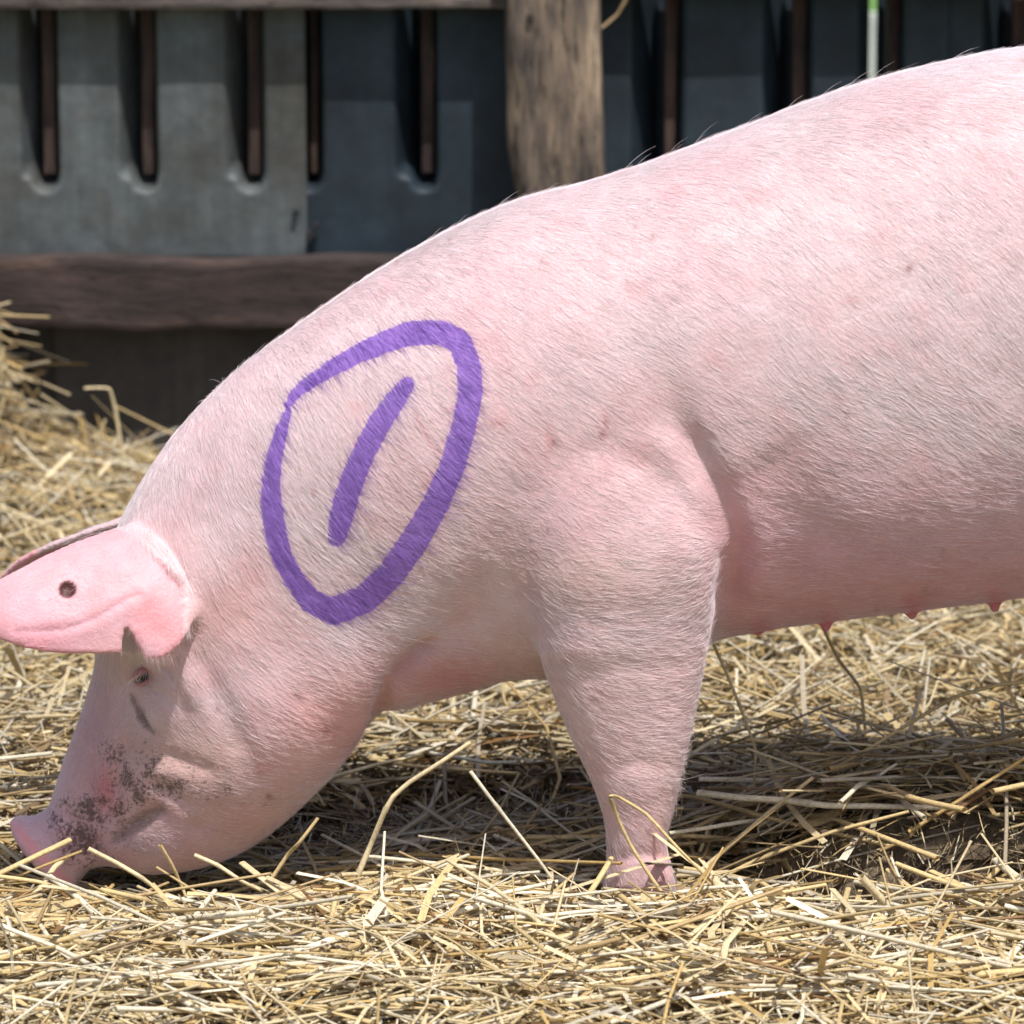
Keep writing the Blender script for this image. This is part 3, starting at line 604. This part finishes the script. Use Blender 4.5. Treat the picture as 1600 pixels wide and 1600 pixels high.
HA = np.array(HF, float); hv = np.stack([np.cos(np.radians(HA[:, 2])), -np.sin(np.radians(HA[:, 2]))], 1)     # x, z
tri = np.concatenate([Fq[:, [0, 1, 2]], Fq[:, [0, 2, 3]]]); a, b, c = V[tri[:, 0]], V[tri[:, 1]], V[tri[:, 2]]
ar = .5*np.linalg.norm(np.cross(b-a, c-a), axis=1); cen = (a+b+c)/3; cpx, cpy = project(cen); mcx, mcy = mirrored_px(cen)
dens = np.where((cen[:, 1] < .05) & (cpx < 1680), 1.0, .28)
em3 = earbox_mask[tri].any(1)
bare = np.exp(-((mcx-90)/70)**2-((mcy-1290)/75)**2) + .8*np.exp(-((mcx-150)/35)**2-((mcy-1120)/120)**2) + .9*np.exp(-((mcx-224)/24)**2-((mcy-1058)/20)**2)
bare += .55*np.exp(-((mcx-700)/110)**2-((mcy-1070)/40)**2) + .7*sstep(860, 940, mcy)*(mcx > 1130)
dens = dens*np.clip(1-bare, .04, 1)*np.where(em3, .30+1.6*np.exp(-((mcx-245)/40)**2-((mcy-1012)/20)**2), 1)*(1+.7*sstep(.6, .9, NN[tri[:, 0], 2]))
dens = dens*np.clip(.75+.9*vnoise(cen*11, 61)+.35*vnoise(cen*40, 63), .2, 1.6)
wq = ar*dens; NH = 170000
ti = rng.choice(len(tri), NH, p=wq/wq.sum()); r1, r2 = rng.random(NH), rng.random(NH); sq = np.sqrt(r1)
w0, w1, w2 = 1-sq, sq*(1-r2), sq*r2
root = a[ti]*w0[:, None]+b[ti]*w1[:, None]+c[ti]*w2[:, None]
hn = NN[tri[ti, 0]]*w0[:, None]+NN[tri[ti, 1]]*w1[:, None]+NN[tri[ti, 2]]*w2[:, None]; hn /= np.linalg.norm(hn, axis=1, keepdims=True)
hx, hy = mirrored_px(root); acc = np.zeros((NH, 2)); ws = np.zeros(NH)
for q, v in zip(HA, hv):
    ww = 1/(((hx-q[0])**2+(hy-q[1])**2)+900)**1.5; acc += ww[:, None]*v; ws += ww
acc /= ws[:, None]
t3 = np.zeros((NH, 3)); t3[:, 0] = acc[:, 0]; t3[:, 2] = acc[:, 1]
# on the top of the back the coat parts to both sides
t3[:, 1] += .35*np.sign(root[:, 1])*np.clip(hn[:, 2], 0, 1)
jit = .16*vnoise(root*14, 41)+.10*rng.normal(size=NH)+.14*vnoise(root*60, 47)
side = np.cross(hn, t3); t3 = t3*np.cos(jit)[:, None]+side*np.sin(jit)[:, None]
t3 -= hn*(t3*hn).sum(1, keepdims=True); t3 /= np.maximum(np.linalg.norm(t3, axis=1, keepdims=True), 1e-6)
hem = em3[ti]
Lh = rng.gamma(5, 1/5, NH)*.0135
Lh *= np.where(hem, .5+.6*np.exp(-((hx-245)/40)**2-((hy-1012)/20)**2), 1)*np.where((hx < 330) & (hy > 1030), .62, 1)*np.where(hy > 1240, .7, 1)*np.where((hn[:, 2] > .72), 1.15, 1)
lift = np.clip(rng.normal(.075, .04, NH), .015, .4)
wild = rng.random(NH) < .006; lift[wild] += .4; Lh[wild] *= 1.35
K = 4; tt = np.linspace(0, 1, K); curl = rng.normal(0, .10, NH)
side = np.cross(hn, t3)
pts = root[:, None, :] + (t3[:, None, :]*tt[None, :, None] + hn[:, None, :]*(lift[:, None]*(tt*(1-.45*tt))[None, :])[..., None] + side[:, None, :]*(curl[:, None]*(tt**2)[None, :])[..., None])*Lh[:, None, None]
rad = np.where(hem, .00008, .000105)*rng.uniform(.75, 1.25, NH); R4 = rad[:, None]*np.array([1, .95, .75, .3])[None, :]
hc = np.tile(np.array([.88, .82, .835]), (NH, 1))*rng.uniform(.78, 1.1, NH)[:, None]
hr = (C0[tri[ti, 0]]/base)/(C0[tri[ti, 0]]/base).max(1, keepdims=True); hc *= hr**.6; sp_t = np.clip(1-(C[tri[ti, 0]]/C0[tri[ti, 0]]).mean(1), 0, 1)[:, None]; hc = hc*(1-.8*sp_t)+np.array([.25, .10, .09])*.8*sp_t
hd_ = dirt[tri[ti, 0]]; br = np.clip(hd_*.8+.35*vnoise(root*9, 51), 0, .75)*.6; hc = hc*(1-br[:, None])+np.array([.34, .22, .15])*br[:, None]
hm = mark[tri[ti, 0]]*w0+mark[tri[ti, 1]]*w1+mark[tri[ti, 2]]*w2
mid = pts[:, 1]*.5+pts[:, 2]*.5; mqx, mqy = project(mid); hm2 = -(np.minimum(near_curve(OVAL, mqx, mqy)[0], near_curve(BAR, mqx, mqy)[0])*.0007-.0008)
inm = (np.maximum(hm2, hm-.002)+rng.normal(0, .0006, NH) > -.0005) & (root[:, 1] < 0) & (hn[:, 1] < .1); hc[inm] = MARK*rng.uniform(.9, 1.15, inm.sum())[:, None]
NLS = 34; lt_ = np.linspace(-1, 1, NLS); ec = np.array(loc)-np.array(no)*.0058; axv, ayv = np.array([.86, 0, .50]), np.array([-.50, 0, .86])
l0 = ec + axv*(.011*np.sin(lt_*1.2))[:, None] + ayv*(.0065*np.cos(lt_*1.2))[:, None] + np.array([0, -1, 0])*(.0115*np.cos(lt_*1.1))[:, None]
ld = np.array([-.45, -.75, -.25]) + axv*(.5*lt_)[:, None] + rng.normal(0, .12, (NLS, 3)); ll = rng.uniform(.010, .018, NLS)
lp = l0[:, None] + (ld[:, None]*tt[None, :, None] + np.array([0, 0, -.35])*(tt**2)[None, :, None])*ll[:, None, None]
pts = np.concatenate([pts, lp]); R4 = np.concatenate([R4, np.tile(.00016*np.array([1, .9, .7, .3]), (NLS, 1))]); hc = np.concatenate([hc, np.tile([.85, .8, .74], (NLS, 1))]); NH += NLS
hcu = bpy.data.hair_curves.new('bristles'); hcu.add_curves([K]*NH)
hcu.points.foreach_set('position', pts.astype(np.float32).ravel())
at = hcu.attributes.get('radius') or hcu.attributes.new('radius', 'FLOAT', 'POINT'); at.data.foreach_set('value', R4.astype(np.float32).ravel())
at = hcu.attributes.new('Col', 'FLOAT_COLOR', 'POINT'); c4 = np.ones((NH*K, 4), np.float32); c4[:, :3] = np.repeat(hc, K, 0); at.data.foreach_set('color', c4.ravel())
hcu.materials.append(M_HAIR); ho = bpy.data.objects.new('bristles', hcu); COL.objects.link(ho); ho.parent = pig; ho.matrix_parent_inverse = Matrix.Translation(-Vector(PIG0)); ho['kind'] = 'stuff'

# ------------------------------------------------------------------ straw
PAL = np.array([srgb(206, 184, 136), srgb(218, 202, 164), srgb(194, 166, 110), srgb(228, 220, 198), srgb(180, 156, 114), srgb(160, 138, 106), srgb(200, 190, 168), srgb(140, 106, 66)])*.98
PW = np.array([.22, .26, .12, .18, .09, .05, .08, .02])
def straw_arrays(cen, az, tilt, L, rad, K, S, flat, bend, col, kink=None, taper=0.0):
    """tubes (S>=3 sides) or ribbons (S==2) as one vertex / quad array"""
    n = len(cen); d = np.stack([np.cos(az)*np.cos(tilt), np.sin(az)*np.cos(tilt), np.sin(tilt)], 1)
    side = np.stack([-np.sin(az), np.cos(az), np.zeros(n)], 1); up = np.cross(d, side)
    s = np.linspace(-.5, .5, K); path = cen[:, None] + d[:, None]*(L[:, None]*s)[..., None]
    path += side[:, None]*(bend[:, :1]*L[:, None]*(s**2-.08))[..., None] + up[:, None]*(bend[:, 1:2]*L[:, None]*(s**2-.08))[..., None]
    if kink is not None:     # a stalk broken once: its outer end turns off
        kx = np.clip(s[None, :]-kink[:, :1], 0, None)*L[:, None]; path += side[:, None]*(kx*kink[:, 1:2])[..., None] + up[:, None]*(kx*kink[:, 2:3])[..., None]
    rot = rng.random(n)*np.pi
    if S == 2: ang = np.array([0, np.pi])[None, :] + rot[:, None]*.35-.17*np.pi
    else: ang = (np.arange(S)*2*np.pi/S)[None, :] + np.zeros((n, 1))
    tw = rng.normal(0, .6, n)[:, None]*s[None, :] if S == 2 else np.zeros((n, K))
    A = ang[:, None, :] + tw[:, :, None]; cr = np.ones(K); cr = cr[None, :, None]*(1-taper*(s+.5)[None, :, None])
    ox = np.cos(A)*rad[:, None, None]*cr; oy = np.sin(A)*(rad*flat)[:, None, None]*cr if S > 2 else np.sin(A)*rad[:, None, None]*cr
    Vv = path[:, :, None, :] + side[:, None, None, :]*ox[..., None] + up[:, None, None, :]*oy[..., None]
    ii = np.arange(n*K*S).reshape(n, K, S)
    if S == 2: Fv = np.stack([ii[:, :-1, 0], ii[:, :-1, 1], ii[:, 1:, 1], ii[:, 1:, 0]], -1).reshape(-1, 4)
    else:
        jj = np.roll(ii, -1, 2); Fv = np.stack([ii[:, :-1], jj[:, :-1], jj[:, 1:], ii[:, 1:]], -1).reshape(-1, 4)
    return Vv.reshape(-1, 3), Fv, np.repeat(col, K*S, 0)
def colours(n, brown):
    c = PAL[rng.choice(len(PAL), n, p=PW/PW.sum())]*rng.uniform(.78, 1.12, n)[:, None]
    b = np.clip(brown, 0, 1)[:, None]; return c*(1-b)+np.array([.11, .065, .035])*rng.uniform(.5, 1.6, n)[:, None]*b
def scatter(n, x0, x1, y0, y1, keep_soil=.12):
    x = rng.uniform(x0, x1, n); y = rng.uniform(y0, y1, n); m = rng.random(n) > (1-keep_soil)*soil_mask(x, y)*1.5; return x[m], y[m]
VS, FS, CS, off = [], [], [], 0
def push(v, f, c):
    global off
    VS.append(v); FS.append(f+off); CS.append(c); off += len(v)
def inside_pig(p):
    o = np.zeros(len(p), bool)
    cand = np.where((p[:, 1] > -.3) & (p[:, 1] < .3) & (p[:, 0] > -.6))[0]
    for i in cand:
        loc, no, k, ds = bvh.find_nearest(Vector(p[i]), .09)
        if loc is not None and ((Vector(p[i])-loc).dot(no) < 0 or ds < .006): o[i] = True
    return o
def layer(n, box, Lm, Ls, r0, r1, K, S, thick, tiltsd, bendsd, brownk, flat=.75, kinkp=.25, soilkeep=.12, prefer=0.0, check=True):
    x, y = scatter(n, *box, soilkeep); n = len(x); lay = rng.random(n)
    z = H(x, y) + .004 + thick*lay; az = rng.uniform(0, np.pi, n)
    if prefer: az = np.where(rng.random(n) < prefer, rng.normal(0, .5, n), az)
    L = np.clip(rng.lognormal(math.log(Lm), Ls, n), .02, .42); tilt = rng.normal(0, tiltsd, n)
    tilt = np.where(np.abs(np.sin(tilt))*L*.5 > .10, tilt*.35, tilt)
    gx_ = (H(x+.03*np.cos(az), y+.03*np.sin(az))-H(x-.03*np.cos(az), y-.03*np.sin(az)))/.06; tilt = tilt+np.clip(np.arctan(gx_), -.4, .4)*.8
    mx = np.where((y > -.5) & (y < .25) & (x < .75), np.where(y < -.24, np.where(x < -.2, .035, .055), np.where(x < -.1, .020, .042)), .09); sl = np.clip(mx/(.5*L), 0, 1); tilt = np.clip(tilt, -np.arcsin(sl), np.arcsin(sl))
    z = z + .25*np.abs(np.sin(tilt))*L
    cen = np.stack([x, y, z], 1); rad = rng.uniform(r0, r1, n)
    kk = np.stack([rng.uniform(-.3, .3, n), rng.normal(0, .5, n), rng.normal(.05, .35, n)], 1)*(rng.random(n) < kinkp)[:, None]
    kk[:, 2] *= np.clip(np.where(y < -.24, .07, .035)/L, 0, 1)
    if soilkeep < .5:
        q = np.maximum(soil_mask(x+.4*L*np.cos(az), y+.4*L*np.sin(az)), soil_mask(x-.4*L*np.cos(az), y-.4*L*np.sin(az))); ok = rng.random(n) > 1.25*q
        cen, az, tilt, L, rad, kk, lay, x, y = [w_[ok] for w_ in (cen, az, tilt, L, rad, kk, lay, x, y)]
    if check:
        d = np.stack([np.cos(az)*np.cos(tilt), np.sin(az)*np.cos(tilt), np.sin(tilt)], 1)*(.45*L)[:, None]
        ok = ~(inside_pig(cen) | inside_pig(cen+d) | inside_pig(cen-d)); cen, az, tilt, L, rad, kk, lay, x, y = [q[ok] for q in (cen, az, tilt, L, rad, kk, lay, x, y)]
    n = len(cen); brown = brownk*(1-lay)**1.2 + .62*np.exp(-((y-.34)/.34)**2)*rng.random(n) + .75*soil_mask(x, y)*rng.random(n)  # brown band beneath the pig paints its shade into the soiled straw
    bd = rng.normal(0, bendsd, (n, 2)); bd[:, 1] *= np.clip(.05/L, 0, 1)
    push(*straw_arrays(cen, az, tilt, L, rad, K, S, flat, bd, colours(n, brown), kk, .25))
NEAR = (-.95, .95, -.62, .62); FAR = (-1.5, 1.75, .55, 2.46); EDGE1 = (-2.2, -.9, -1.3, .6); EDGE2 = (.9, 2.4, -1.3, .6); FRONT = (-.95, .95, -1.3, -.6)
layer(15000, NEAR, .14, .5, .0012, .0029, 4, 5, .055, .13, .25, .42)
layer(3400, NEAR, .23, .4, .0020, .0040, 5, 6, .060, .10, .22, .05, prefer=.35)
layer(1500, NEAR, .20, .4, .0032, .0058, 5, 6, .058, .09, .2, .0, flat=.28, prefer=.3)
layer(1500, NEAR, .10, .5, .003, .007, 5, 2, .058, .15, .45, .0)
layer(11000, NEAR, .09, .5, .0016, .0048, 4, 2, .055, .20, .5, .25)
layer(36000, NEAR, .038, .5, .0004, .0010, 3, 2, .055, .35, .7, .35, soilkeep=.7)
layer(15000, FAR, .14, .45, .0016, .0032, 3, 4, .06, .2, .25, .4, check=False)
layer(8000, FAR, .09, .5, .002, .0048, 3, 2, .06, .3, .5, .25, check=False)
layer(9000, FAR, .045, .5, .0006, .0012, 3, 2, .06, .4, .6, .6, check=False)
for bx in (EDGE1, EDGE2): layer(7000, bx, .12, .45, .0014, .0026, 3, 4, .055, .18, .25, .6, check=False)
layer(6500, FRONT, .12, .45, .0013, .0025, 4, 5, .055, .18, .25, .6, check=False); layer(4000, FRONT, .07, .5, .0012, .0034, 3, 2, .055, .3, .5, .5, check=False)
# upright straws of the heap against the fence
n = 900; x = rng.normal(-.915, .06, n); y = rng.uniform(2.0, 2.42, n); tl_ = rng.normal(math.pi/2, .3, n)
cen = np.stack([x, y, H(x, y)+rng.uniform(-.02, .05, n)], 1); push(*straw_arrays(cen, rng.uniform(0, 6.28, n), tl_, rng.uniform(.06, .15, n), rng.uniform(.0014, .003, n), 4, 4, .8, rng.normal(0, .3, (n, 2)), colours(n, rng.random(n)*.35), None, .2))
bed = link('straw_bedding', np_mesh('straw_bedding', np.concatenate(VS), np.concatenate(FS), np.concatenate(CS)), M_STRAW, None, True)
tag(bed, 'thick bed of loose pale yellow straw covering the pen floor', 'straw', kind='stuff')

# ---- the largest loose stalks, each a thing of its own
def stalk_mesh(pts, rad, col, S=8, flat=.8, nodes=(.5,)):
    Pp = .6*np.array([np.array([np.interp(t, np.arange(len(pts)), np.array(pts)[:, k]) for k in range(3)]) for t in np.linspace(0, len(pts)-1, 5*(len(pts)-1)+1)]) + .4*catmull(pts, 5); n = len(Pp); T = np.gradient(Pp, axis=0); T /= np.linalg.norm(T, axis=1, keepdims=True)
    ref = np.array([0, 0, 1.0]); sd_ = np.cross(T, ref); sd_ /= np.maximum(np.linalg.norm(sd_, axis=1, keepdims=True), 1e-6); up = np.cross(sd_, T); s = np.linspace(0, 1, n)
    rr = rad*(1-.25*s)
    for q in nodes: rr = rr*(1+.35*np.exp(-((s-q)/.025)**2))
    an = np.arange(S)*2*np.pi/S
    Vv = Pp[:, None]+sd_[:, None]*(np.cos(an)[None]*rr[:, None])[..., None]+up[:, None]*(np.sin(an)[None]*(rr*flat)[:, None])[..., None]
    ii = np.arange(n*S).reshape(n, S); jj = np.roll(ii, -1, 1); Fv = np.stack([ii[:-1], jj[:-1], jj[1:], ii[1:]], -1).reshape(-1, 4)
    cc = np.repeat(col[None]*(1+.12*np.sin(s*9+col[0]*50))[:, None]*np.where(np.exp(-((s-nodes[0])/.03)**2) > .4, .72, 1)[:, None], S, 0)
    return np_mesh('straw_stalk', Vv.reshape(-1, 3), Fv, cc)
variants = []
for k in range(24):
    L = random.uniform(.18, .42); pts = [np.array([0, 0, 0.])]; hdg = 0; tz = 0
    m = 6
    for i in range(m):
        hdg += random.gauss(0, .10)+(random.choice((0, 0, 0, .5, -.6)) if i == 3 else 0); tz += random.gauss(0, .04)
        pts.append(pts[-1]+np.array([math.cos(hdg), math.sin(hdg), tz])*L/m)
    pts = np.array(pts); pts -= pts.mean(0); col = PAL[random.choice((0, 1, 1, 3, 3, 0, 2, 6))]*random.uniform(.95, 1.12)
    variants.append(stalk_mesh(list(pts), random.uniform(.0030, .0052), np.clip(col, 0, .9), 8, random.choice((.8, .8, .35)), (random.uniform(.3, .7),)))
for mm in variants: mm.materials.append(M_STRAW); mm.polygons.foreach_set('use_smooth', np.ones(len(mm.polygons), bool))
cnt = 0; tries = 0
while cnt < 270 and tries < 3000:
    tries += 1
    x, y = random.uniform(-.75, .75), random.uniform(-.60, .0) if random.random() < .8 else random.uniform(0, .55)
    z = float(H(np.array([x]), np.array([y]))[0])+random.uniform(.05, .072); az = random.gauss(0, .6) if random.random() < .5 else random.uniform(0, 6.28); ti_ = random.gauss(0, .07)
    if soil_mask(np.array([x]), np.array([y]))[0] > random.uniform(.2, .6): continue
    if x < .08 and y > -.20 and y < .3: continue
    d = np.array([math.cos(az), math.sin(az), math.sin(ti_)])*.13; c = np.array([x, y, z])
    if inside_pig(np.array([c, c+d, c-d, c+d*.5, c-d*.5])).any(): continue
    o = bpy.data.objects.new('straw_stalk', random.choice(variants)); COL.objects.link(o)
    o.location = (x, y, z); o.rotation_euler = (random.uniform(-.3, .3), -ti_, az); cnt += 1
    tag(o, 'loose pale straw stalk lying on top of the straw bedding', 'straw', 'straw stalks on top of the bedding')
HERO = [
 ([(560, 1365), (580, 1318), (600, 1270), (614, 1245), (640, 1222), (690, 1190), (735, 1160)], -.17, .0052, 1, 'long bent straw stalk rising from the bedding below the pig\'s throat'),
 ([(735, 1205), (765, 1245), (800, 1290), (850, 1355), (890, 1415)], -.16, .0036, 3, 'straight straw stalk leaning up between the pig\'s throat and front leg'),
 ([(1046, 1412), (1010, 1360), (985, 1320), (965, 1278), (953, 1244), (968, 1246), (1010, 1272), (1060, 1326), (1120, 1385), (1195, 1436)], -.235, .0036, 0, 'straw stalk folded into a hairpin in front of the pig\'s front leg'),
 ([(1345, 1370), (1400, 1430), (1460, 1490), (1530, 1550), (1610, 1625)], -.33, .0078, 1, 'thickest pale straw stalk, running from the bare dirt patch toward the bedding\'s front'),
 ([(455, 1497), (520, 1470), (588, 1442)], -.30, .0062, 3, 'broad flat whitish strip of straw lying before the pig\'s chin'),
 ([(138, 1326), (185, 1350), (222, 1372), (252, 1394), (300, 1412)], -.16, .0046, 1, 'straw stalk with a frayed tip crossing the pig\'s lower lip'),
 ([(250, 1320), (268, 1350), (284, 1385), (300, 1425)], -.19, .0034, 0, 'short straw standing up in front of the pig\'s chin'),
 ([(304, 1336), (340, 1352), (380, 1378), (410, 1392)], -.17, .0042, 1, 'short split straw with a torn end under the pig\'s jaw'),
 ([(-30, 1366), (60, 1378), (130, 1400), (220, 1428), (320, 1462)], -.20, .0042, 0, 'long straw stalk lying in front of the pig\'s snout'),
 ([(1640, 1062), (1560, 1070), (1490, 1090), (1425, 1128), (1340, 1180), (1270, 1218)], .05, .0040, 0, 'long arched straw stalk curving up beneath the pig\'s belly'),
 ([(1106, 988), (1130, 1040), (1155, 1100), (1180, 1170), (1178, 1230), (1174, 1285)], .10, .0032, 1, 'bent straw stalk standing right behind the pig\'s front leg'),
 ([(1280, 968), (1310, 1030), (1344, 1075), (1352, 1140)], .38, .0040, 0, 'straw stalk standing upright below a teat'),
 ([(1420, 1300), (1500, 1250), (1600, 1185), (1660, 1150)], -.05, .0040, 2, 'golden straw stalk slanting over the bare dirt patch'),
 ([(1060, 1390), (1130, 1330), (1200, 1270), (1270, 1215)], -.02, .0046, 1, 'straw stalk slanting up from beside the pig\'s front foot'),
 ([(425, 1372), (450, 1335), (468, 1316), (497, 1278)], -.16, .0040, 0, 'straw stalk poking up below the pig\'s jowl'),
 ([(196, 740), (190, 700), (180, 640), (171, 608), (150, 606), (132, 607)], 2.28, .0048, 1, 'straw stalk bent over at its top, standing by the fence'),
 ([(110, 770), (140, 720), (165, 655)], 2.25, .0046, 1, 'straight straw stalk sticking out of the heap by the fence'),
 ([(1450, 1440), (1390, 1400), (1335, 1365)], -.26, .0058, 3, 'broad pale straw end beside the bare dirt patch'),
 ([(1100, 1385), (1180, 1345), (1300, 1300), (1420, 1268)], -.05, .0042, 0, 'long straw stalk lying across toward the bare dirt patch'),
 ([(1150, 1350), (1260, 1340), (1400, 1316), (1500, 1308), (1620, 1330)], .02, .0042, 4, 'wavy brownish straw strip along the bare dirt patch'),
]
for pts, Y, r, ci, lab in HERO:
    pp = [P(a_, b_, Y+random.uniform(-.008, .008)) for a_, b_ in pts]
    # the foot of the stalk reaches into the bedding
    mm = stalk_mesh(pp, r*.75, np.clip(PAL[ci]*1.05, 0, .88), 9, .45 if 'flat' in lab or 'broad' in lab else .8, (random.uniform(.35, .65),))
    o = link('straw_stalk', mm, M_STRAW, None, True); tag(o, lab, 'straw', 'straw stalks standing out of the bedding')
st = link('dry_stem', stalk_mesh([P(985, -60, FY-.10), P(982, -10, FY-.10), P(965, 22, FY-.10), P(940, 44, FY-.11)], .0045, PAL[5], 8, .7, (.5,)), M_STRAW, None, True)
tag(st, 'pale dry plant stem hanging over the fence beside the post', 'stem')
